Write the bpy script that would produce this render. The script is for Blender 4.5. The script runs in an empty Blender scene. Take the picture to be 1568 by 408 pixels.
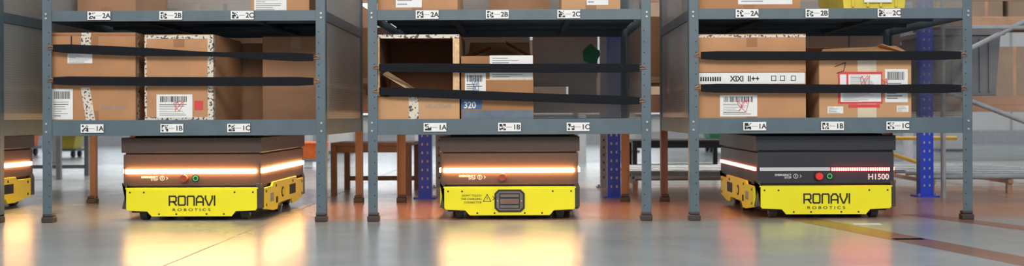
import bpy, math, random
from mathutils import Vector, Matrix
random.seed(7)
S = bpy.context.scene
S.view_settings.view_transform = 'Standard'
COL = S.collection

# ---------------------------------------------------------------- materials
def srgb(r, g, b):
    f = lambda c: (c/255/12.92) if c/255 <= .04045 else ((c/255+.055)/1.055)**2.4
    return (f(r), f(g), f(b), 1)

def mat(name, col, rough=.5, metal=0, noise=0, nscale=20, bump=0, emit=None, estr=0, alpha=1, spec=.5, stretch=(1,1,1)):
    m = bpy.data.materials.new(name); m.use_nodes = True
    nt = m.node_tree; b = nt.nodes['Principled BSDF']
    b.inputs['Base Color'].default_value = col
    b.inputs['Roughness'].default_value = rough
    b.inputs['Metallic'].default_value = metal
    b.inputs['Alpha'].default_value = alpha
    b.inputs['Specular IOR Level'].default_value = spec
    if emit:
        b.inputs['Emission Color'].default_value = emit
        b.inputs['Emission Strength'].default_value = estr
    if noise or bump:
        tc = nt.nodes.new('ShaderNodeTexCoord'); mp = nt.nodes.new('ShaderNodeMapping')
        mp.inputs['Scale'].default_value = stretch
        n = nt.nodes.new('ShaderNodeTexNoise'); n.inputs['Scale'].default_value = nscale
        n.inputs['Detail'].default_value = 6
        nt.links.new(tc.outputs['Object'], mp.inputs[0]); nt.links.new(mp.outputs[0], n.inputs['Vector'])
        if noise:
            r = nt.nodes.new('ShaderNodeValToRGB')
            r.color_ramp.elements[0].position = .3; r.color_ramp.elements[1].position = .7
            r.color_ramp.elements[0].color = tuple(c*(1-noise) for c in col[:3])+(1,)
            r.color_ramp.elements[1].color = tuple(min(1, c*(1+noise)) for c in col[:3])+(1,)
            nt.links.new(n.outputs['Fac'], r.inputs[0]); nt.links.new(r.outputs[0], b.inputs['Base Color'])
        if bump:
            bp = nt.nodes.new('ShaderNodeBump'); bp.inputs['Strength'].default_value = bump
            bp.inputs['Distance'].default_value = .01
            nt.links.new(n.outputs['Fac'], bp.inputs['Height']); nt.links.new(bp.outputs[0], b.inputs['Normal'])
    return m

RACK = mat('painted_steel_bluegrey', srgb(80, 96, 105), .42, .1, noise=.12, nscale=8)
RACKD = mat('painted_steel_underside', srgb(80, 98, 114), .5, .1, noise=.15, nscale=6)
REARP = mat('painted_steel_warm_lit', srgb(124, 92, 72), .45, .1, noise=.15, nscale=8)  # warm light off the floor painted into the lower rear legs
FOOT = mat('foot_plastic', srgb(52, 44, 42), .5, noise=.2)
BOLT = mat('zinc_bolt', srgb(165, 170, 172), .35, .7, noise=.1)
BLACK = mat('black_plastic', srgb(20, 20, 22), .5, noise=.15)
INK = mat('ink_black', srgb(28, 26, 26), .7, noise=.1)
STRAP = mat('strap_webbing', srgb(20, 22, 27), .85, noise=.25, nscale=120, bump=.2, spec=.2)
HOOK = mat('hook_copper', srgb(190, 120, 70), .35, .6, noise=.1)
WHITE = mat('label_paper', srgb(220, 221, 220), .55, noise=.04, nscale=30)
GREY = mat('label_grey_print', srgb(140, 140, 142), .6, noise=.1)
CARD = [mat('cardboard_%d' % i, srgb(*c), .78, noise=.13, nscale=5, bump=.15) for i, c in enumerate(
    [(172, 125, 86), (180, 133, 94), (158, 118, 88), (190, 146, 105), (156, 112, 73)])]
CARDE = mat('cardboard_edge', srgb(212, 176, 134), .8, noise=.2, nscale=60)
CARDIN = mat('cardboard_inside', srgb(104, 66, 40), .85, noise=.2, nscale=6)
TAPEB = mat('tape_brown', srgb(150, 102, 62), .3, noise=.12, nscale=15)
REDL = mat('label_red', srgb(200, 60, 62), .5, noise=.1)
BLUEL = mat('label_blue', srgb(44, 92, 138), .5, noise=.1)
GREENL = mat('sticker_green', srgb(52, 140, 96), .5, noise=.2)
YEL = mat('robot_yellow_paint', srgb(224, 216, 20), .33, noise=.05, nscale=4)
YELT = mat('tote_yellow', srgb(205, 185, 50), .45, noise=.1)
BODYB = mat('robot_body_warm_lit', srgb(80, 56, 42), .42, noise=.12, nscale=3)  # black body, with the warm strip glow put into its colour
BODYB2 = mat('robot_lid_warm_lit', srgb(66, 49, 40), .42, noise=.12, nscale=3)  # black lid tinted brown for the same strip glow
BODYK = mat('robot_body_black', srgb(36, 36, 44), .42, noise=.12, nscale=3)
BODYK2 = mat('robot_lid_black', srgb(32, 36, 44), .42, noise=.12, nscale=3)
CORN = mat('corner_steel', srgb(70, 66, 62), .4, .5, noise=.1)
WHEEL = mat('wheel_rubber', srgb(38, 42, 40), .6, noise=.15)
HUB = mat('wheel_hub', srgb(120, 135, 110), .4, .4, noise=.15)
LEDW = mat('led_warm', (1, .7, .4, 1), .4, noise=.01, emit=(1, .53, .20, 1), estr=56)
LEDR = mat('led_red', (1, .1, .1, 1), .4, noise=.01, emit=(1, .06, .05, 1), estr=22)
LEDS = mat('led_salmon', (1, .4, .3, 1), .4, noise=.01, emit=(1, .2, .12, 1), estr=11)
LEDOFF = mat('led_diffuser_dim', srgb(150, 150, 155), .4, noise=.02, emit=(.8, .75, .75, 1), estr=.25)
BTNR = mat('button_red', srgb(205, 40, 30), .35, noise=.05, emit=(.8, .05, .02, 1), estr=.15)
BTNRD = mat('button_red_dull', srgb(150, 62, 42), .45, noise=.05)
BTNG = mat('button_green', srgb(40, 190, 90), .35, noise=.05, emit=(.05, .8, .2, 1), estr=.4)
TXTW = mat('print_white', srgb(205, 205, 205), .6, noise=.03)
BLUE = mat('upright_blue', srgb(26, 66, 212), .4, noise=.12, nscale=10)
LGREY = mat('upright_lightgrey', srgb(170, 172, 176), .45, .2, noise=.12)
TUBE = mat('steel_tube', srgb(150, 156, 160), .38, .4, noise=.15)
BEAMO = mat('beam_brown_orange', srgb(164, 128, 104), .5, noise=.15, nscale=6)
WOOD = mat('pallet_wood', srgb(172, 144, 114), .8, noise=.25, nscale=8, stretch=(1, 8, 8))
CRATE = mat('crate_grey', srgb(108, 111, 115), .55, noise=.15, nscale=6)
BENCH = mat('bench_brown', srgb(130, 94, 74), .5, noise=.15)
PANELG = mat('connector_grey', srgb(104, 98, 94), .45, .2, noise=.15)
ORANGE = mat('tote_orange', srgb(232, 110, 40), .5, noise=.1)
LINE_Y = mat('rail_yellow', srgb(205, 160, 60), .5, noise=.1)
GLASS = mat('window_daylight', srgb(215, 228, 238), .2, noise=.02, emit=(.92, .96, 1, 1), estr=1.5)
FRAME = mat('window_frame', srgb(110, 116, 122), .4, .3, noise=.1)
FARC = [mat('far_carton_%d' % i, srgb(*c), .8, noise=.12, nscale=4) for i, c in enumerate([(150, 128, 108), (134, 116, 100), (120, 122, 124)])]

def printed_tape():
    m = mat('tape_printed', srgb(215, 208, 196), .35)
    nt = m.node_tree; b = nt.nodes['Principled BSDF']
    tc = nt.nodes.new('ShaderNodeTexCoord')
    n = nt.nodes.new('ShaderNodeTexNoise'); n.inputs['Scale'].default_value = 85; n.inputs['Detail'].default_value = 1
    r = nt.nodes.new('ShaderNodeValToRGB'); r.color_ramp.interpolation = 'CONSTANT'
    r.color_ramp.elements[0].color = srgb(80, 70, 64); r.color_ramp.elements[1].color = srgb(206, 198, 184)
    r.color_ramp.elements[1].position = .43
    nt.links.new(tc.outputs['Object'], n.inputs['Vector']); nt.links.new(n.outputs['Fac'], r.inputs[0])
    nt.links.new(r.outputs[0], b.inputs['Base Color'])
    return m
PTAPE = printed_tape()

def film(name, col, alpha):
    m = mat(name, col, .3, alpha=alpha)
    nt = m.node_tree; b = nt.nodes['Principled BSDF']
    tc = nt.nodes.new('ShaderNodeTexCoord')
    w = nt.nodes.new('ShaderNodeTexWave'); w.bands_direction = 'Z'; w.inputs['Scale'].default_value = 28
    w.inputs['Distortion'].default_value = .4
    n = nt.nodes.new('ShaderNodeTexNoise'); n.inputs['Scale'].default_value = 3; n.inputs['Detail'].default_value = 4
    mx = nt.nodes.new('ShaderNodeMath'); mx.operation = 'ADD'
    mr = nt.nodes.new('ShaderNodeMapRange')
    mr.inputs['From Max'].default_value = 2
    mr.inputs['To Min'].default_value = alpha-.10; mr.inputs['To Max'].default_value = alpha+.10
    bp = nt.nodes.new('ShaderNodeBump'); bp.inputs['Strength'].default_value = .25; bp.inputs['Distance'].default_value = .01
    nt.links.new(tc.outputs['Object'], w.inputs['Vector']); nt.links.new(tc.outputs['Object'], n.inputs['Vector'])
    nt.links.new(w.outputs['Fac'], mx.inputs[0]); nt.links.new(n.outputs['Fac'], mx.inputs[1])
    nt.links.new(mx.outputs[0], mr.inputs['Value']); nt.links.new(mr.outputs[0], b.inputs['Alpha'])
    nt.links.new(n.outputs['Fac'], bp.inputs['Height']); nt.links.new(bp.outputs[0], b.inputs['Normal'])
    return m
FILM = film('polycarbonate_sheet', srgb(172, 174, 172), .5)

# ---------------------------------------------------------------- mesh builder
class MB:
    def __init__(s): s.v = []; s.f = []; s.mi = []; s.m = []
    def idx(s, m):
        if m not in s.m: s.m.append(m)
        return s.m.index(m)
    def add(s, vs, fs, m):
        o = len(s.v); s.v += [tuple(v) for v in vs]; k = s.idx(m)
        for f in fs: s.f.append([i+o for i in f]); s.mi.append(k)
    def box(s, x0, x1, y0, y1, z0, z1, m):
        vs = [(x, y, z) for z in (z0, z1) for y in (y0, y1) for x in (x0, x1)]
        s.add(vs, [(0,2,3,1), (4,5,7,6), (0,1,5,4), (2,6,7,3), (0,4,6,2), (1,3,7,5)], m)
    def rect(s, x0, x1, z0, z1, y, m):
        s.add([(x0,y,z0), (x1,y,z0), (x1,y,z1), (x0,y,z1)], [(0,1,2,3)], m)
    def poly(s, vs, m): s.add(vs, [tuple(range(len(vs)))], m)
    def prism_xz(s, pts, y0, y1, m):
        n = len(pts); vs = [(x, y0, z) for x, z in pts]+[(x, y1, z) for x, z in pts]
        s.add(vs, [tuple(range(n)), tuple(range(2*n-1, n-1, -1))]+[(i, i+n, (i+1) % n+n, (i+1) % n) for i in range(n)], m)
    def prism_yz(s, pts, x0, x1, m):
        n = len(pts); vs = [(x0, y, z) for y, z in pts]+[(x1, y, z) for y, z in pts]
        s.add(vs, [tuple(range(n)), tuple(range(2*n-1, n-1, -1))]+[(i, i+n, (i+1) % n+n, (i+1) % n) for i in range(n)], m)
    def tube(s, p, q, r, m, seg=12, r2=None):
        p = Vector(p); q = Vector(q); d = (q-p).normalized(); r2 = r if r2 is None else r2
        a = d.orthogonal().normalized(); b = d.cross(a)
        vs = []
        for c, rr in ((p, r), (q, r2)):
            for i in range(seg):
                t = 2*math.pi*i/seg; vs.append(c+a*math.cos(t)*rr+b*math.sin(t)*rr)
        s.add(vs, [tuple(range(seg)), tuple(range(2*seg-1, seg-1, -1))]+[(i, i+seg, (i+1) % seg+seg, (i+1) % seg) for i in range(seg)], m)
    def ring(s, c, r, w, y, m, seg=20):
        vs = []
        for i in range(seg):
            t = 2*math.pi*i/seg
            vs += [(c[0]+math.cos(t)*r, y, c[1]+math.sin(t)*r), (c[0]+math.cos(t)*(r-w), y, c[1]+math.sin(t)*(r-w))]
        s.add(vs, [(2*i, (2*i+2) % (2*seg), (2*i+3) % (2*seg), 2*i+1) for i in range(seg)], m)
    def stroke(s, pts, w, y, m):
        for (ax, az), (bx, bz) in zip(pts, pts[1:]):
            d = Vector((bx-ax, bz-az)); L = d.length
            if L == 0: continue
            d /= L; n = Vector((-d.y, d.x))*w/2; e = d*w*.5
            y -= .00002
            s.add([(ax-e.x-n.x, y, az-e.y-n.y), (bx+e.x-n.x, y, bz+e.y-n.y), (bx+e.x+n.x, y, bz+e.y+n.y), (ax-e.x+n.x, y, az-e.y+n.y)], [(0,1,2,3)], m)
    def build(s, name, parent=None, bevel=0, loc=(0,0,0), rz=0, smooth=False):
        me = bpy.data.meshes.new(name); me.from_pydata(s.v, [], s.f)
        for m in s.m: me.materials.append(m)
        me.polygons.foreach_set('material_index', s.mi); me.update()
        o = bpy.data.objects.new(name, me); COL.objects.link(o)
        o.location = loc; o.rotation_euler = (0, 0, rz)
        if parent: o.parent = parent
        if bevel:
            b = o.modifiers.new('bevel', 'BEVEL'); b.width = bevel; b.segments = 2; b.limit_method = 'ANGLE'; b.angle_limit = math.radians(50)
        return o

def empty(name, loc=(0,0,0), rz=0):
    e = bpy.data.objects.new(name, None); COL.objects.link(e); e.location = loc; e.rotation_euler = (0,0,rz)
    e.empty_display_size = .1
    return e

def text(parent, s, x, y, z, size, m, sx=1, bold=0, align='LEFT', rot=(math.pi/2, 0, 0), name='print'):
    c = bpy.data.curves.new(name, 'FONT'); c.body = s; c.size = size; c.offset = bold; c.align_x = align
    c.materials.append(m)
    o = bpy.data.objects.new(name, c); COL.objects.link(o)
    o.location = (x, y, z); o.rotation_euler = rot; o.scale = (sx, 1, 1); o.parent = parent
    return o

# ---------------------------------------------------------------- racks
W = 1.248; D = 1.2
def shelf_label(parent, x, z, txt):
    b = MB(); w = .052; h = .0195; y = -.0045
    b.box(x-w, x+w, y, -.0015, z-h, z+h, WHITE)
    r = random.Random(int(txt[0])*31 + ord(txt[1]) + int(x*100))
    n = 7; c = .0042; qx = x-w+.006; qz = z-n*c/2; yy = y-.0003
    for i in range(n):
        for j in range(n):
            corner = (i in (0, 1) and j in (0, 1)) or (i >= n-2 and j in (0, 1)) or (i in (0, 1) and j >= n-2)
            if corner or r.random() < .45: b.rect(qx+i*c, qx+i*c+c, qz+j*c, qz+j*c+c, yy, INK)
    for i in range(5): b.rect(x-.013+i*.0052, x-.013+i*.0052+.0036, z-.0025, z+.0015, yy, GREY)
    b.build('shelf_label', parent)
    text(parent, txt, x+.016, yy-.0002, z-.0105, .031, INK, 1, .0007, name='label_code')

def rack(x, straps, lab_lo, lab_hi, codes=True):
    e = empty('mobile_shelving_rack', (x, 0, 0))
    H = 1.46
    f = MB()
    for px, sx in ((0, 1), (W, -1)):
        f.box(px-.021, px+.021, 0, .004, .02, H, RACK)
        f.box(px-.021*sx-.002, px-.021*sx+.002, .002, .042, .02, H, RACK)
        for z in (.955, .935, .452, .415, 1.42):
            f.tube((px-.004*sx, .001, z), (px-.004*sx, -.004, z), .0055, BOLT, 10)
        z = .07
        while z < H:
            if all(abs(z-q) > .02 for q in (.955, .935, .452, .415, 1.42)):
                f.tube((px+.008*sx, .001, z), (px+.008*sx, -.0006, z), .0032, BLACK, 8)
            z += .05
    f.build('front_uprights', e, .0008)
    r = MB()
    for px, sx in ((0, 1), (W, -1)):
        r.box(px-.021, px+.021, D-.004, D, .02, .40, REARP)
        r.box(px-.021*sx-.002, px-.021*sx+.002, D-.042, D-.002, .02, .40, REARP)
        r.box(px-.021, px+.021, D-.004, D, .40, H, RACK)
        r.box(px-.021*sx-.002, px-.021*sx+.002, D-.042, D-.002, .40, H, RACK)
    r.build('rear_uprights', e)
    k = MB()
    for px in (0, W):
        for y in (.018, D-.018):
            k.box(px-.027, px+.027, y-.026, y+.026, 0, .026, FOOT)
            k.box(px-.023, px+.023, y-.022, y+.022, .026, .04, FOOT)
    k.build('foot_caps', e, .004)
    s = MB()
    for z0, z1 in ((.397, .469), (.922, .970), (1.40, 1.45)):
        for y0, y1 in ((.004, .008), (D-.008, D-.004)):
            s.box(.0, W, y0, y1, z0, z1, RACK)
        s.box(0, W, .006, .03, z0, z0+.004, RACK); s.box(0, W, .006, .024, z1-.004, z1, RACK)
        for x0 in (-.019, W+.015):
            s.box(x0, x0+.004, .02, D-.02, z0, z1, RACK)
        if z0 < 1.3:
            s.box(.01, W-.01, .012, D-.012, z1-.014, z1-.007, RACKD)
            for cx in (.36, .90):
                s.box(cx-.015, cx+.015, .02, D-.02, z0+.012, z1-.014, RACKD)
            for cy in (.4, .8):
                s.box(.02, W-.02, cy-.012, cy+.012, z1-.03, z1-.014, RACKD)
    s.build('beams_and_shelves', e, .001)
    p = MB()
    for z0, z1 in ((.470, .921), (.971, 1.4)):
        for x0 in (-.0150, W+.0120):
            p.box(x0, x0+.003, .045, D-.045, z0, z1, FILM)
        p.box(.022, W-.022, D-.0125, D-.0095, z0, z1, FILM)
    p.build('polycarbonate_panels', e)
    for (za, zb, tw) in straps:
        t = MB(); n = 16; a = .03; c = W-.03
        vs = []; hh = .0205
        for i in range(n+1):
            u = i/n; xx = a+(c-a)*u; zz = za+(zb-za)*u-.002*math.sin(math.pi*u)
            hw = hh*(1-tw*math.exp(-((u-.62)/.2)**2))
            if i in (0, n): hw *= .8
            vs += [(xx, -.010, zz-hw), (xx, -.010, zz+hw), (xx, -.003, zz+hw), (xx, -.003, zz-hw)]
        fs = [(0,3,2,1)]+[tuple(n*4+q for q in (0,1,2,3))]
        for i in range(n):
            for q in range(4): fs.append((i*4+q, i*4+(q+1) % 4, (i+1)*4+(q+1) % 4, (i+1)*4+q))
        t.add(vs, fs, STRAP); t.build('elastic_strap', e, .0015)
        h = MB()
        for xx, zz, sg in ((a, za, -1), (c, zb, 1)):
            P = [(xx, -.006, zz+.006), (xx+sg*.012, -.009, zz+.010), (xx+sg*.024, -.007, zz+.004), (xx+sg*.028, -.003, zz-.004)]
            for A, B in zip(P, P[1:]): h.tube(A, B, .0018, HOOK, 8)
            h.tube((xx, -.006, zz-.004), (xx+sg*.026, -.005, zz-.004), .0016, HOOK, 8)
        h.build('strap_hooks', e)
    if codes:
        for lx, c in zip(lab_lo, 'ABC'): shelf_label(e, lx, .431, '1'+c)
        for lx, c in zip(lab_hi, 'ABC'): shelf_label(e, lx, .947, '2'+c)
    return e

XA, XB, XC = -2.203, -.716, .752
X0 = -3.69
rack(X0, [(.79, .76, 0), (.645, .645, 0)], [.21, .57, .88], [.24, .57, .9])
rack(XA, [(.799, .752, .5), (.650, .643, 0)], [.206, .57, .875], [.239, .567, .893])
rack(XB, [(.705, .699, 0), (.597, .549, .05)], [.284, .624, .937], [.25, .57, .896])
rack(XC, [(.755, .752, 0), (.606, .600, .05)], [.275, .63, .928], [.242, .561, .89])

# ---------------------------------------------------------------- cardboard boxes
def make_label(b, x0, x1, z0, z1, y, seed, kind='bar'):
    r = random.Random(seed); w = x1-x0; h = z1-z0
    b.rect(x0, x1, z0, z1, y, WHITE); y -= .0004
    if kind == 'bar':
        xx = x0+w*.1
        while xx < x1-w*.15:
            bw = w*r.uniform(.01, .035); b.rect(xx, xx+bw, z1-h*.33, z1-h*.08, y, INK); xx += bw+w*r.uniform(.012, .03)
        zz = z1-h*.42
        while zz > z0+h*.08:
            L = r.uniform(.35, .85); b.rect(x0+w*.08, x0+w*.08+w*L*.9, zz-h*.022, zz, y, GREY if r.random() < .6 else INK); zz -= h*.075
    elif kind == 'lines':
        zz = z1-h*.1
        while zz > z0+h*.08:
            L = r.uniform(.3, .9); b.rect(x0+w*.06, x0+w*.06+w*L*.9, zz-h*.03, zz, y, GREY if r.random() < .7 else INK); zz -= h*.1

def scribble(b, cx, cz, w, h, y, m, n=26, seed=1):
    r = random.Random(seed)
    pts = [(cx+w*.5*math.cos(i*.9+r.random())*(.4+.6*i/n), cz+h*.5*math.sin(i*1.3+r.random())) for i in range(n//2)]
    b.stroke(pts, .0022, y, m)

def slab(b, P, off, m):
    n = Vector(off); b.add([Vector(q) for q in P]+[Vector(q)+n for q in P], [(0,1,2,3), (7,6,5,4), (0,4,5,1), (1,5,6,2), (2,6,7,3), (3,7,4,0)], m)

def cbox(x0, x1, y0, y1, z0, h, ci, deco=None, rz=0, top='closed', name='cardboard_box'):
    e = empty(name, ((x0+x1)/2, y0, z0), rz)
    w = (x1-x0)/2; d = y1-y0
    b = MB(); t = .005; c = CARD[ci]
    b.box(-w, w, 0, t, 0, h, c); b.box(-w, w, d-t, d, 0, h, c)
    b.box(-w, -w+t, t, d-t, 0, h, c); b.box(w-t, w, t, d-t, 0, h, c)
    b.box(-w+t, w-t, t, d-t, 0, t, c)
    if top == 'closed':
        b.box(-w, w, 0, d/2-.001, h, h+t*.8, c); b.box(-w, w, d/2+.001, d, h, h+t*.8, c)
        b.box(-.025, .025, -.0008, d+.0008, h+t*.8, h+t, TAPEB)
        b.rect(-.025, .025, h-.055, h, -.0006, TAPEB); b.rect(-.025, .025, 0, .05, -.0006, TAPEB)
    elif top == 'messy':
        b.box(-w+t, w-t, t, d-t, h-.03, h-.026, c)
        o = (0, 0, .004)
        slab(b, [(-w, 0, h), (w, 0, h), (w-.03, .13, h+.045), (-w+.05, .13, h+.03)], o, c)
        slab(b, [(-w, d, h), (w, d, h), (w-.02, d-.14, h+.05), (-w+.02, d-.14, h+.05)], o, c)
        slab(b, [(-w, 0, h), (-w, d, h), (-w+.12, d-.04, h+.035), (-w+.12, .04, h+.015)], o, c)
        slab(b, [(w, 0, h), (w, d, h), (w-.12, d-.04, h+.03), (w-.12, .05, h+.05)], o, c)
    elif top == 'flaps':
        o = (0, .004, 0)
        slab(b, [(-w, .02, h), (-w, .38, h), (-w+.13, .36, h+.055), (-w+.13, .03, h+.055)], o, c)
        slab(b, [(w, .02, h), (w, .38, h), (w-.13, .37, h+.075), (w-.13, .03, h+.075)], o, c)
        slab(b, [(-w+.01, d-.004, h), (w-.01, d-.004, h), (w-.02, d+.05, h+.09), (-w+.02, d+.05, h+.09)], o, c)
    b.build('carton', e, .0018)
    if deco:
        q = MB(); deco(q, w, h, d, e); q.build('tape_and_labels', e)
    return e

Z1 = .4635; Z2 = .9635
def F(x0, x1, yb):
    cx = (x0+x1)/2
    return lambda a, b, t, bt: ((a-cx)/333, (b-cx)/333, (yb-bt)/333, (yb-t)/333)

def decoA1(q, w, h, d, e):
    f = F(78, 208, 182)
    a = f(128, 143, 130, 181); q.poly([(a[0]-.012, -.001, a[3]), (a[0]+.03, -.001, a[3]), (a[1]+.01, -.001, a[2]), (a[0]+.012, -.001, a[2])], PTAPE)
    a = f(125, 140, 46, 66); q.rect(*a, -.001, PTAPE)
    make_label(q, *f(104, 142, 78, 93), -.001, 3, 'lines'); make_label(q, *f(80, 112, 132, 179), -.001, 4)
    for cx in (110,): q.stroke([((cx-143)/333, .335), ((cx-143)/333, .39)], .006, -.001, INK)
    q.rect(-w, w, h-.012, h, -.0008, TAPEB)
    text(e, '585x380x40', .03, -.001, .055, .030, GREY, .8, name='carton_print')
    q.poly([(w+.001, .02, 0), (w+.001, .05, 0), (w+.001, .05, h), (w+.001, .02, h)], PTAPE)
def decoA2(q, w, h, d, e):
    f = F(222, 327, 183)
    q.rect(-w, w, h-.016, h, -.001, PTAPE); q.rect(-w, -w+.010, 0, h, -.0013, PTAPE)
    q.rect(w-.026, w, 0, h, -.0013, PTAPE); q.rect(-w, w, 0, .018, -.001, PTAPE)
    make_label(q, *f(240, 295, 142, 178), -.0018, 11)
    scribble(q, .0, .07, .08, .05, -.003, REDL, seed=3)
    q.rect(*f(298, 311, 152, 166), -.0016, REDL)
    q.poly([(w+.001, 0, 0), (w+.001, .03, 0), (w+.001, .03, h), (w+.001, 0, h)], PTAPE)
    text(e, '7 1 5', -.10, -.0012, .16, .05, GREY, .7, name='carton_print')
def decoB2(q, w, h, d, e):
    f = F(706, 817, 182)
    make_label(q, *f(750, 816, 83, 119), -.001, 21, 'lines')
    make_label(q, *f(712, 744, 110, 150), -.001, 22); scribble(q, -.1, .16, .06, .07, -.003, BLUEL, seed=5)
    q.rect(*f(706, 738, 150, 165), -.001, BLUEL); q.rect(*f(708, 816, 167, 180), -.0008, mat('carton_print_slate', srgb(92, 106, 122), .6, noise=.15))
    q.rect(*f(740, 816, 119, 121), -.0008, CARDE)
    text(e, '320', -.155, -.0015, .055, .042, WHITE, .9, .001, name='carton_print')
def decoC1(q, w, h, d, e):
    f = F(1073, 1235, 180)
    a = f(1073, 1235, 109, 126); q.rect(*a, -.001, WHITE)
    text(e, 'XIXI  II++', -.10, -.0014, .174, .036, INK, .9, .001, name='carton_print')
    for i in range(9):
        xx = -w+.01+i*.011; q.rect(xx, xx+.007, .175, .195, -.0013, INK)
    for xx in (.09, .13, .18): q.stroke([(xx, .177), (xx, .198), (xx+.02, .198), (xx+.02, .177), (xx, .177)], .003, -.0013, INK)
    q.rect(-w, w, .212, .216, -.0009, CARDIN)
    q.rect(-w, w, h-.012, h, -.001, PTAPE)
    make_label(q, *f(1105, 1162, 143, 176), -.001, 31); scribble(q, -.04, .06, .1, .06, -.003, REDL, seed=9)
def decoC2(q, w, h, d, e):
    f = F(1253, 1395, 180)
    q.rect(*f(1312, 1341, 80, 180), -.0008, mat('tape_clear', srgb(205, 190, 165), .25, noise=.08))
    q.rect(*f(1282, 1350, 108, 157), -.0012, REDL)
    make_label(q, *f(1298, 1348, 112, 133), -.0016, 41, 'lines'); make_label(q, *f(1286, 1348, 136, 154), -.0016, 42, 'lines')
    q.rect(*f(1285, 1295, 112, 132), -.0018, WHITE)
    make_label(q, *f(1354, 1389, 104, 155), -.0016, 44); make_label(q, *f(1266, 1290, 161, 172), -.0012, 43, 'lines')
    make_label(q, *f(1372, 1390, 160, 170), -.0012, 48, 'lines')
    q.rect(*f(1298, 1346, 158, 163), -.0012, REDL)
    scribble(q, .0, .17, .08, .06, -.003, REDL, seed=2); scribble(q, .09, .16, .05, .05, -.003, REDL, seed=4)
    q.stroke([(-.14, .24), (-.09, .26), (-.1, .22), (-.13, .21)], .003, -.0012, INK)

cbox(-2.201, -1.811, .035, .56, Z1, .405, 0, decoA1)
cbox(-1.769, -1.453, .035, .55, Z1, .395, 1, decoA2)
cbox(-1.75, -1.349, .62, 1.13, Z1, .39, 2)
cbox(-1.315, -.985, .42, .95, Z1, .41, 2)
cbox(-.315, .018, .04, .44, Z1, .295, 4, decoB2, top='flaps')
cbox(.775, 1.270, .035, .6, Z1, .388, 1, decoC1)
cbox(1.333, 1.757, .04, .5, Z1, .295, 3, decoC2, top='messy')
cbox(-2.85, -2.48, .06, .55, Z1, .39, 2); cbox(-2.86, -2.50, .6, 1.1, Z1, .33, 0)
def lab(a, b, z0, z1, s):
    return lambda q, w, h, d, e: make_label(q, a, b, z0, z1, -.001, s, 'lines')
cbox(-1.29, -1.02, .08, .5, Z2, .26, 1, lab(-.12, .03, .0, .09, 5)); cbox(-2.18, -1.9, .3, .8, Z2, .3, 2)
cbox(-.698, -.33, .04, .5, Z2, .3, 1, lab(-.1, .02, .02, .2, 6)); cbox(.15, .42, .06, .5, Z2, .28, 3, lab(-.02, .08, .03, .2, 8))
cbox(.775, 1.25, .05, .6, Z2, .32, 0, lab(-.05, .2, .03, .2, 9)); cbox(-.2, .1, .5, .9, Z2, .3, 2)
cbox(-3.1, -2.6, .1, .9, Z2, .3, 2)

def open_carton():
    e = empty('open_cardboard_box', (-.51, .035, Z1)); b = MB(); w = .188; h = .395; d = .46; t = .006
    b.box(-w, w, 0, d, 0, t, CARD[1]); b.box(-w, w, 0, d, h-t, h, CARD[1])
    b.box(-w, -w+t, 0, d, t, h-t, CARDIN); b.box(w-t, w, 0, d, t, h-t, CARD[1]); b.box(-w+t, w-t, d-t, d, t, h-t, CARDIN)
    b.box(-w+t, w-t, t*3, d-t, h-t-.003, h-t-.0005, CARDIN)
    b.box(-w, w, -.004, 0, .0, .108, CARD[3])
    b.box(-w, w, -.004, 0, h-.018, h, PTAPE)
    b.box(w-.030, w, -.0035, 0, .11, h-.018, CARDE)
    b.box(-w, -w+.010, -.0035, 0, .11, h-.018, CARDE)
    slab(b, [(-w+.02, .03, .21), (-w+.02, .2, .23), (.02, .2, .112), (.02, .03, .100)], (0, 0, .005), CARDE)
    b.box(-.045, .0, -.006, -.004, .0, .108, PTAPE)
    b.build('carton', e, .001)
    text(e, '585x380x40', .03, -.005, .055, .030, GREY, .8, name='carton_print')
open_carton()

def tote():
    e = empty('storage_tote', (1.605, .1, Z2)); b = MB()
    b.prism_xz([(-.14, 0), (.14, 0), (.16, .2), (-.16, .2)], 0, .45, YELT)
    b.box(-.175, .175, -.015, .465, .2, .225, YELT)
    for x in (-.1, -.03, .03, .1): b.box(x-.006, x+.006, -.008, 0, .02, .19, YELT)
    b.box(-.05, .08, -.012, -.009, .04, .17, WHITE)
    b.build('tote', e, .004)
tote()
g = MB(); gp = [(.0+.05*math.cos(t*.5236)*(1+.15*math.sin(t*2.7)), .055*math.sin(t*.5236)*(1+.2*math.cos(t*1.9))) for t in range(12)]
g.prism_xz(gp[::-1], 0, .001, GREENL); g.build('green_sticker', loc=(.345, D-.016, .82))

# ---------------------------------------------------------------- robots
GLY = {'R': [[(0,0), (0,1), (.85,1), (1,.85), (1,.5), (.85,.38), (.1,.38)], [(.6,.38), (1,0)]],
       'O': [[(.12,0), (0,.12), (0,.88), (.12,1), (.88,1), (1,.88), (1,.12), (.88,0), (.12,0)]],
       'N': [[(0,0), (0,.88), (.12,1), (.88,1), (1,.88), (1,0)]],
       'A': [[(0,0), (0,.7), (.3,1), (.7,1), (1,.7), (1,0)], [(0,.35), (1,.35)]],
       'V': [[(0,1), (0,.7), (.42,0), (.58,0), (1,.7), (1,1)]],
       'I': [[(0,0), (0,1)]]}
def logo(b, x, z, w, h, y, m, sw):
    adv = w/5.3
    for ch in 'RONAVI':
        cw = adv*.74
        for st in GLY[ch]: b.stroke([(x+px*cw, z+pz*h) for px, pz in st], sw, y, m); y -= .0001
        x += adv

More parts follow.
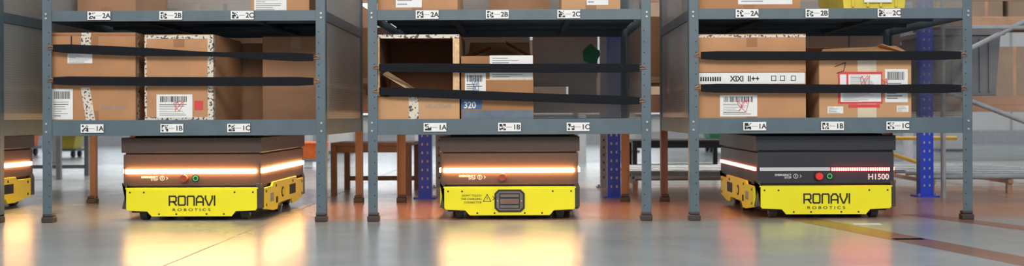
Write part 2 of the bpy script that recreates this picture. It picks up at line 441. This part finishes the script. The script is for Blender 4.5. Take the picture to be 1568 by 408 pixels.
def robot(x, y0, mode, front='logo'):
    e = empty('transport_robot', (x, y0, 0))
    B1, B2 = (BODYB, BODYB2) if mode == 'warm' else (BODYK, BODYK2)
    L = 1.03; hw = .325
    c = MB()
    c.box(-.29, .29, .03, L-.03, .035, .15, BLACK)
    for sx in (-1, 1):
        for ya, yb in ((.0, .05), (L-.05, L)):
            xa, xb = sorted((sx*.300, sx*hw))
            c.prism_xz([(xa, .055), (xb, .055), (xb, .15), (sx*.318 if sx > 0 else xa+.007, .172), (xa if sx > 0 else xb, .172)], ya+.003, yb, CORN)
    c.build('chassis', e, .003)
    k = MB(); P = [(-.303, .147), (.303, .147), (.303, .055), (.296, .047), (.205, .043), (.185, .020), (-.185, .020), (-.205, .043), (-.296, .047), (-.303, .055)]
    k.prism_xz(P[::-1], -.004, .006, YEL); k.prism_xz(P[::-1], L-.006, L+.004, YEL)
    k.prism_xz([(-.31, .147), (.31, .147), (.305, .153), (-.305, .153)][::-1], -.003, .03, YEL)
    Q = [(.05, .05), (.05, .148), (.22, .148), (.24, .165), (L-.24, .165), (L-.22, .148), (L-.05, .148), (L-.05, .05), (L-.25, .028), (L-.33, .028), (L-.36, .055), (.36, .055), (.33, .028), (.25, .028)]
    for sx in (-1, 1):
        xa, xb = sorted((sx*.315, sx*.326)); k.prism_yz(Q, xa, xb, YEL)
    k.build('skirt_panels', e, .0015)
    d = MB()
    for bx, bz in ((-.22, .132), (.20, .132), (-.07, .031), (.07, .031), (-.285, .132), (.285, .132), (-.15, .031), (.15, .031)):
        d.tube((bx, -.003, bz), (bx, -.0055, bz), .0042, INK, 10)
    for sx in (-1, 1):
        X = sx*.326
        for by, bz in ((.09, .13), (.3, .145), (.7, .145), (.94, .13), (.09, .065), (.94, .065)):
            d.tube((X, by, bz), (X+sx*.002, by, bz), .007, INK, 10)
        d.tube((X, .45, .105), (X+sx*.003, .45, .105), .026, BLACK, 18)
        d.tube((X, .45, .105), (X+sx*.004, .45, .105), .017, YEL, 18)
        xa, xb = sorted((X, X+sx*.003)); d.box(xa, xb, .62, .76, .08, .13, BLACK); d.box(xa, xb, .17, .24, .075, .115, GREY)
        d.box(xa, xb, .30, .33, .06, .09, INK)
    if front == 'logo':
        logo(d, -.102, .073, .222, .041, -.0046, INK, .0074)
    else:
        oct_ = lambda a, b, z0, z1, c: [(-a, z0+c), (-a+c, z0), (a-c, z0), (a, z0+c), (a, z1-c), (a-c, z1), (-a+c, z1), (-a, z1-c)][::-1]
        d.prism_xz(oct_(.070, 0, .036, .140, .018), -.010, -.004, BLACK)
        d.prism_xz(oct_(.061, 0, .044, .132, .014), -.014, -.010, PANELG)
        d.box(-.048, .048, -.0155, -.014, .052, .124, BLACK)
        for zz, hh in ((.056, .012), (.074, .024), (.106, .012)): d.box(-.043, .043, -.018, -.0155, zz, zz+hh, PANELG)
        d.box(-.036, .036, -.019, -.018, .083, .089, BTNRD)
        for sx in (-.055, .055): d.tube((sx, -.014, .088), (sx, -.016, .088), .004, BOLT, 10)
        d.stroke([(-.122, .085), (-.104, .118), (-.086, .085), (-.122, .085)], .003, -.0046, INK)
        d.stroke([(-.104, .095), (-.104, .106)], .003, -.0046, INK); d.stroke([(-.078, .108), (-.07, .1), (-.078, .092)], .003, -.0046, INK)
    d.build('fasteners_and_markings', e)
    if front == 'logo':
        text(e, 'R O B O T I C S', 0, -.0048, .045, .018, INK, 1.45, .0003, 'CENTER')
    else:
        for i, s in enumerate(("DON'T TOUCH", 'THE CHARGING', 'CONNECTOR')): text(e, s, -.13, -.0048, .108-.016*i, .013, INK, 1, .0002, 'RIGHT')
    u = MB()
    u.box(-.305, .305, .02, L-.02, .148, .165, BLACK)
    u.box(-.318, .318, .006, L-.006, .162, .308, B1)
    u.box(-.310, .310, .012, L-.012, .306, .318, BLACK)
    u.box(-hw, hw, -.002, L+.002, .316, .386, B2)
    u.box(-.28, .28, .05, L-.05, .386, .393, BLACK)
    u.build('lift_body', e, .006)
    l = MB(); z0, z1 = .2195, .2390; yf = -.007
    if mode == 'warm':
        l.box(-.306, .300, yf, .007, z0, z1, LEDW)
        for sx in (-1, 1):
            xa, xb = sorted((sx*.316, sx*.328)); l.box(xa, xb, .03, L-.04, z0, z1, LEDW)
    else:
        l.box(-.306, .02, yf+.004, .007, z0+.002, z1-.001, LEDOFF)
        l.box(.02, .300, yf+.008, .007, z0, z1, BLACK)
        for i in range(26):
            xx = .026+i*.0105; l.box(xx, xx+.0068, yf, .0, z0+.002, z1-.002, LEDR)
        for sx in (-1, 1):
            xa, xb = sorted((sx*.316, sx*.328)); l.box(xa, xb, .03, L-.04, z0+.002, z1-.002, LEDS)
    l.build('led_strip', e, .002)
    n = MB(); zc = .197; yy = .0055; rb = BTNR if mode != 'warm' else BTNRD
    if mode != 'warm': n.tube((-.033, .007, zc), (-.033, -.004, zc), .021, BLACK, 24)
    n.tube((-.033, .006, zc), (-.033, -.018, zc), .0165, rb, 24)
    if front == 'logo':
        n.tube((.018, .007, zc), (.018, 0, zc), .017, BLACK, 20); n.ring((.018, zc), .012, .003, -.0005, BTNG)
    n.ring((-.138, zc), .011, .002, yy, TXTW); n.rect(-.1393, -.1367, zc-.005, zc+.006, yy, TXTW)
    n.stroke([(-.118, zc+.006), (-.112, zc), (-.118, zc-.006)], .002, yy, TXTW)
    n.build('controls', e)
    text(e, 'EMERGENCY', -.158, yy, zc+.001, .0135, TXTW, 1, .0002, 'RIGHT'); text(e, 'STOP', -.158, yy, zc-.011, .0135, TXTW, 1, .0002, 'RIGHT')
    if mode != 'warm': text(e, 'H1500', .295, yy, .181, .036, TXTW, 1, .001, 'RIGHT')
    w = MB()
    for wx in (-.235, .235):
        for wy in (.07, L-.07):
            a = wx; w.tube((a-.016, wy, .042), (a+.016, wy, .042), .042, WHEEL, 28); w.tube((a-.019, wy, .042), (a+.019, wy, .042), .024, HUB, 20)
            w.box(a-.026, a-.020, wy-.02, wy+.02, .035, .10, CORN); w.box(a+.020, a+.026, wy-.02, wy+.02, .035, .10, CORN)
    for wx in (-.27, .27):
        w.tube((wx-.025, L/2, .075), (wx+.025, L/2, .075), .075, WHEEL, 32); w.tube((wx-.028, L/2, .075), (wx+.028, L/2, .075), .045, HUB, 24)
    for wx in (-.05, .1): w.tube((wx-.015, .12, .035), (wx+.015, .12, .035), .035, WHEEL, 20)
    w.build('wheels', e)
    return e
robot(-1.568, .08, 'warm'); robot(-.094, .08, 'warm', 'conn'); robot(1.372, .08, 'red'); robot(-3.06, .08, 'warm')

# ---------------------------------------------------------------- pallet racking behind
def upright(x, y, m, name='pallet_rack_upright', h=3.0):
    e = empty(name, (x, y, 0)); b = MB()
    b.box(-.038, .038, 0, .004, .008, h, m); b.box(-.038, -.034, .004, .07, .008, h, m); b.box(.034, .038, .004, .07, .008, h, m)
    b.box(-.065, .065, -.03, .10, 0, .008, m)
    z = .06
    while z < 1.3:
        hm = INK if m is LGREY else LGREY
        b.box(-.020, -.011, -.0006, .001, z, z+.014, hm); b.box(.011, .020, -.0006, .001, z, z+.014, hm); z += .05
    b.tube((-.05, -.01, .008), (-.05, -.01, .02), .007, BOLT, 8); b.tube((.05, -.01, .008), (.05, -.01, .02), .007, BOLT, 8)
    b.build('post', e)
for ux in (-.61, .49, 2.31, 3.5, -3.9):
    upright(ux, 1.45, BLUE)
    if ux != 2.31: upright(ux+.02, 2.45, LGREY)
def beam(x0, x1, y, z, m=BEAMO, h=.09, name='pallet_rack_beam'):
    b = MB(); b.box(x0, x1, y, y+.04, z, z+h, m); b.box(x0, x1, y-.002, y, z+h*.4, z+h*.6, m); b.build(name)
for y in (1.53, 2.55):
    for x0, x1 in ((-3.86, -.65), (-.57, .45), (.53, 2.27), (2.35, 3.46)):
        beam(x0, x1, y, .50); beam(x0, x1, y, 1.25)
def pallet(x, y, z, w=1.0):
    b = MB()
    for i in range(7): b.box(x+i*w/7, x+i*w/7+w/9, y, y+.9, z+.1, z+.12, WOOD)
    for yy in (0, .4, .8):
        b.box(x, x+w-.03, y+yy, y+yy+.1, z+.085, z+.1, WOOD)
        for xx in (0, w/2-.07, w-.17): b.box(x+xx, x+xx+.14, y+yy, y+yy+.1, z+.015, z+.085, WOOD)
        b.box(x, x+w-.03, y+yy, y+yy+.1, z, z+.015, WOOD)
    b.build('wooden_pallet', bevel=.002)
for i, (px, w, h1, h2) in enumerate(((-3.6, .9, .5, .4), (-2.6, .9, .42, .3), (-1.5, .8, .47, .3), (-.52, .95, .5, .52), (.56, .9, .36, .5), (1.5, .75, .45, .36))):
    pallet(px, 1.62, .59, w)
    cbox(px+.02, px+w*.55, 1.66, 2.4, .711, h1, i % 5); cbox(px+w*.57, px+w-.02, 1.68, 2.4, .711, h2, (i+2) % 5)

def crate():
    e = empty('plastic_crate', (2.44, 1.62, .592)); b = MB()
    b.prism_xz([(0, 0), (.34, 0), (.37, .36), (-.03, .36)], 0, .6, CRATE); b.box(-.05, .39, -.02, .62, .36, .39, CRATE)
    for i in range(6): b.box(.02+i*.055, .03+i*.055, -.012, 0, .02, .34, CRATE)
    b.build('crate', e, .003)
crate()
def tubes(name, segs, m=TUBE, r=.014):
    b = MB()
    for p, q in segs: b.tube(p, q, r, m, 12)
    return b.build(name)
tubes('braced_tube_frame', [((2.38, 1.38, 0), (2.38, 1.38, 1.3)), ((3.3, 1.38, 0), (3.3, 1.38, 1.3)), ((2.38, 1.38, .78), (3.3, 1.38, 1.24)), ((2.38, 1.38, .62), (3.3, 1.38, .26)), ((2.38, 1.38, .98), (3.3, 1.38, .98))])
tubes('guard_rail', [((2.0, 3.4, 0), (2.0, 3.4, .42)), ((2.0, 3.4, .42), (2.9, 3.4, .12)), ((2.9, 3.4, .12), (2.9, 3.4, 0)), ((2.0, 3.4, .3), (3.2, 3.4, .3))], LINE_Y, .015)
def roller_track(x0, x1, y0, y1, z):
    e = empty('roller_track', (0, 0, 0)); b = MB()
    n = 7
    for i in range(n):
        y = y0+(y1-y0)*i/(n-1); b.tube((x0, y, z), (x1, y, z), .016, TUBE, 12)
    for x in (x0, (x0+x1)/2, x1):
        b.box(x-.015, x+.015, y0-.03, y1+.03, z-.04, z-.016, BEAMO)
        for y in (y0, y1): b.box(x-.015, x+.015, y-.015, y+.015, 0, z-.04, BEAMO)
    b.build('rollers', e)
roller_track(.64, 2.2, 1.75, 3.2, .10); roller_track(2.44, 3.38, 1.75, 3.2, .10)
def bench(x0, x1, y0, y1, z, m, name='steel_bench'):
    b = MB(); b.box(x0, x1, y0, y1, z-.02, z, m)
    for x in (x0, x1-.035):
        for y in (y0, y1-.035): b.box(x, x+.035, y, y+.035, 0, z-.02, m)
    b.box(x0+.035, x1-.035, y0+.01, y0+.03, z-.06, z-.02, m); b.box(x0+.035, x1-.035, y1-.03, y1-.01, .06, .09, m)
    b.build(name, bevel=.002)
bench(-1.21, -.72, 1.75, 2.3, .32, BENCH); bench(.78, 1.5, 3.5, 4.0, .29, BLACK); bench(-4.7, -3.6, 3.6, 4.2, .40, CRATE)

def far_row(x0, x1, y):
    e = empty('storage_racking_row', (x0, y, 0)); L = x1-x0; b = MB(); r = random.Random(int(x0*10)+50)
    n = max(1, round(L/1.6)); s = L/n
    for i in range(n+1):
        for yy in (0, .9): b.box(i*s-.04, i*s+.04, yy, yy+.06, 0, 3.2, LGREY)
    for z in (.5, 1.35, 2.2):
        for yy in (.06, .86): b.box(0, L, yy, yy+.04, z, z+.09, BEAMO)
        b.box(0, L, .06, .9, z+.09, z+.10, WOOD)
        for i in range(n):
            xx = i*s+.08
            while xx < (i+1)*s-.45:
                w = r.uniform(.3, .55); h = r.uniform(.35, .65); m = r.choice(FARC)
                b.box(xx, xx+w, .1, .8, z+.1, z+.1+h, m); b.box(xx+w*.45, xx+w*.55, .098, .1, z+.1, z+.1+h, BEAMO)
                xx += w+r.uniform(.02, .06)
    b.build('frames_and_loads', e, .003)
far_row(-8.0, -2.2, 6.2); far_row(-1.1, 7.0, 6.2)

def cart(x, y, m, s=1.0):
    e = empty('tote_cart', (x, y, 0)); b = MB()
    b.box(-.4*s, .4*s, 0, .6*s, .14*s, .2*s, CRATE)
    b.prism_xz([(-.33*s, .2*s), (.33*s, .2*s), (.38*s, .5*s), (-.38*s, .5*s)], .03, .55*s, m); b.box(-.4*s, .4*s, 0, .58*s, .5*s, .54*s, m)
    for wx in (-.3, .3):
        for wy in (.1, .5): b.tube((wx*s-.02, wy*s, .07*s), (wx*s+.02, wy*s, .07*s), .07*s, WHEEL, 16)
    b.build('cart', e, .004)
cart(-5.6, 8.5, YELT, .5); cart(-6.4, 9, ORANGE, .6); cart(-2.05, 5.3, ORANGE, .45); cart(2.6, 9.5, GREENL, .9)
def column(x, y):
    b = MB(); b.box(x-.15, x+.15, y, y+.02, 0, 6, WHITE); b.box(x-.15, x+.15, y+.28, y+.3, 0, 6, WHITE); b.box(x-.01, x+.01, y+.02, y+.28, 0, 6, WHITE)
    b.box(x-.2, x+.2, y-.05, y+.35, 0, .03, CRATE); b.build('steel_column')
for cx in (-7.9, -2.45, 1.2, 5.4): column(cx, 9.5)

# ---------------------------------------------------------------- room shell
WALL = mat('wall_panel', srgb(210, 210, 207), .6, noise=.06, nscale=2)
b = MB(); b.box(-16, 16, 14, 14.2, 0, 7, WALL)
for i in range(32): b.box(-16+i, -15.98+i, 13.98, 14, 0, 7, LGREY)
b.build('wall_back')
b = MB(); b.box(-16, 16, 13.95, 13.98, 0, .2, LGREY); b.build('baseboard_back')
for i, wx in enumerate((-12, -8.6, -5.4, -2.9, 0.0, 3.0, 10.5)):
    b = MB(); b.box(wx, wx+2.2, 13.93, 13.96, .5, 3.4, GLASS)
    for x in (wx-.04, wx+.72, wx+1.46, wx+2.2): b.box(x, x+.05, 13.9, 13.97, .45, 3.45, FRAME)
    for z in (.45, 2.0, 3.4): b.box(wx-.04, wx+2.25, 13.9, 13.97, z, z+.05, FRAME)
    b.build('window_%d' % (i+1))

def floor_mat():
    m = bpy.data.materials.new('polished_concrete'); m.use_nodes = True
    nt = m.node_tree; b = nt.nodes['Principled BSDF']; N = nt.nodes.new; Lk = nt.links.new
    tc = N('ShaderNodeTexCoord')
    n1 = N('ShaderNodeTexNoise'); n1.inputs['Scale'].default_value = 1.1; n1.inputs['Detail'].default_value = 8; n1.inputs['Roughness'].default_value = .6
    n2 = N('ShaderNodeTexNoise'); n2.inputs['Scale'].default_value = 4; n2.inputs['Detail'].default_value = 2
    Lk(tc.outputs['Object'], n1.inputs['Vector']); Lk(tc.outputs['Object'], n2.inputs['Vector'])
    r = N('ShaderNodeValToRGB'); r.color_ramp.elements[0].position = .3; r.color_ramp.elements[1].position = .72
    r.color_ramp.elements[0].color = srgb(118, 128, 132); r.color_ramp.elements[1].color = srgb(154, 160, 160)
    Lk(n1.outputs['Fac'], r.inputs[0])
    sx = N('ShaderNodeSeparateXYZ'); Lk(tc.outputs['Object'], sx.inputs[0])
    def rng(out, a, c, lo=0, hi=1):
        q = N('ShaderNodeMapRange'); q.interpolation_type = 'SMOOTHSTEP'; q.inputs['From Min'].default_value = a; q.inputs['From Max'].default_value = c
        q.inputs['To Min'].default_value = lo; q.inputs['To Max'].default_value = hi; Lk(out, q.inputs['Value']); return q.outputs[0]
    def mul(a, c):
        q = N('ShaderNodeMath'); q.operation = 'MULTIPLY'; Lk(a, q.inputs[0])
        if isinstance(c, float): q.inputs[1].default_value = c
        else: Lk(c, q.inputs[1])
        return q.outputs[0]
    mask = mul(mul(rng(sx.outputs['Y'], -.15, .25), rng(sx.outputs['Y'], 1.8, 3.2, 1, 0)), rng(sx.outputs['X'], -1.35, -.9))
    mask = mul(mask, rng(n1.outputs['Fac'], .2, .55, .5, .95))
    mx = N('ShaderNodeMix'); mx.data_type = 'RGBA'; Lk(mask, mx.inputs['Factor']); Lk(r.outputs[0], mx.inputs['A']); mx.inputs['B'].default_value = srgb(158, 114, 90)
    Lk(mx.outputs['Result'], b.inputs['Base Color'])
    Lk(rng(n2.outputs['Fac'], .3, .7, .235, .27), b.inputs['Roughness'])
    b.inputs['Specular IOR Level'].default_value = .7
    bp = N('ShaderNodeBump'); bp.inputs['Strength'].default_value = .012; bp.inputs['Distance'].default_value = .01
    Lk(n2.outputs['Fac'], bp.inputs['Height']); Lk(bp.outputs[0], b.inputs['Normal'])
    return m
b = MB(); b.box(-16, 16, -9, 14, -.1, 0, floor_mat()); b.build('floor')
JOINT = mat('floor_joint', srgb(92, 90, 86), .5, noise=.1)
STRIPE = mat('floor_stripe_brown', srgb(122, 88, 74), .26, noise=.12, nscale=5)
b = MB(); b.box(-1.19, -1.184, -9, 14, 0, .0006, JOINT); b.build('expansion_joint_1')  # thin strip standing for the expansion joint in the floor
def quadstrip(name, a, c, w, m):
    a = Vector(a+(0,)); c = Vector(c+(0,)); d = (c-a).normalized(); n = Vector((-d.y, d.x, 0))*w/2
    P = [a-n, c-n, c+n, a+n]; q = MB(); q.add([p+Vector((0, 0, .0002)) for p in P]+[p+Vector((0, 0, .001)) for p in P], [(3,2,1,0), (4,5,6,7), (0,1,5,4), (1,2,6,5), (2,3,7,6), (3,0,4,7)], m); q.build(name)
quadstrip('brown_floor_strip', (1.25, .1), (1.66, -1.7), .15, STRIPE)  # flat brown strips laid diagonally on the floor
quadstrip('brown_floor_strip', (1.85, .3), (2.5, -1.7), .13, STRIPE)
quadstrip('floor_sticker', (1.42, -.20), (1.54, -.20), .05, WHITE); quadstrip('floor_sticker', (1.40, -.82), (1.52, -.82), .05, WHITE)

# ---------------------------------------------------------------- light
w = bpy.data.worlds.new('World'); S.world = w; w.use_nodes = True
w.node_tree.nodes['Background'].inputs[0].default_value = (.86, .91, .97, 1); w.node_tree.nodes['Background'].inputs[1].default_value = .82
def area(name, loc, rot, sx, sy, e, col):
    l = bpy.data.lights.new(name, 'AREA'); l.shape = 'RECTANGLE'; l.size = sx; l.size_y = sy; l.energy = e; l.color = col
    o = bpy.data.objects.new(name, l); COL.objects.link(o); o.location = loc; o.rotation_euler = rot
area('added_fill_light', (-.3, -5.5, 3.2), (math.radians(64), 0, 0), 7, 1.5, 320, (1, .93, .84))  # fill added on the camera side to brighten the rack fronts
area('added_fill_light', (0, 4.6, 5.0), (0, 0, 0), 8, 1.5, 460, (1, .90, .78))  # warm overhead fill added behind the racks

cam = bpy.data.cameras.new('camera'); co = bpy.data.objects.new('camera', cam); COL.objects.link(co); S.camera = co
co.location = (0, -5.3, .4866)
co.rotation_euler = (Matrix.Rotation(math.radians(90), 3, 'X') @ Matrix.Rotation(math.radians(-.2), 3, 'Z')).to_euler()
cam.sensor_width = 36; cam.lens = 40.8; cam.shift_x = -.0172; cam.shift_y = -.0178
cam.clip_end = 100
cam.dof.use_dof = True; cam.dof.focus_distance = 5.35; cam.dof.aperture_fstop = 2.8
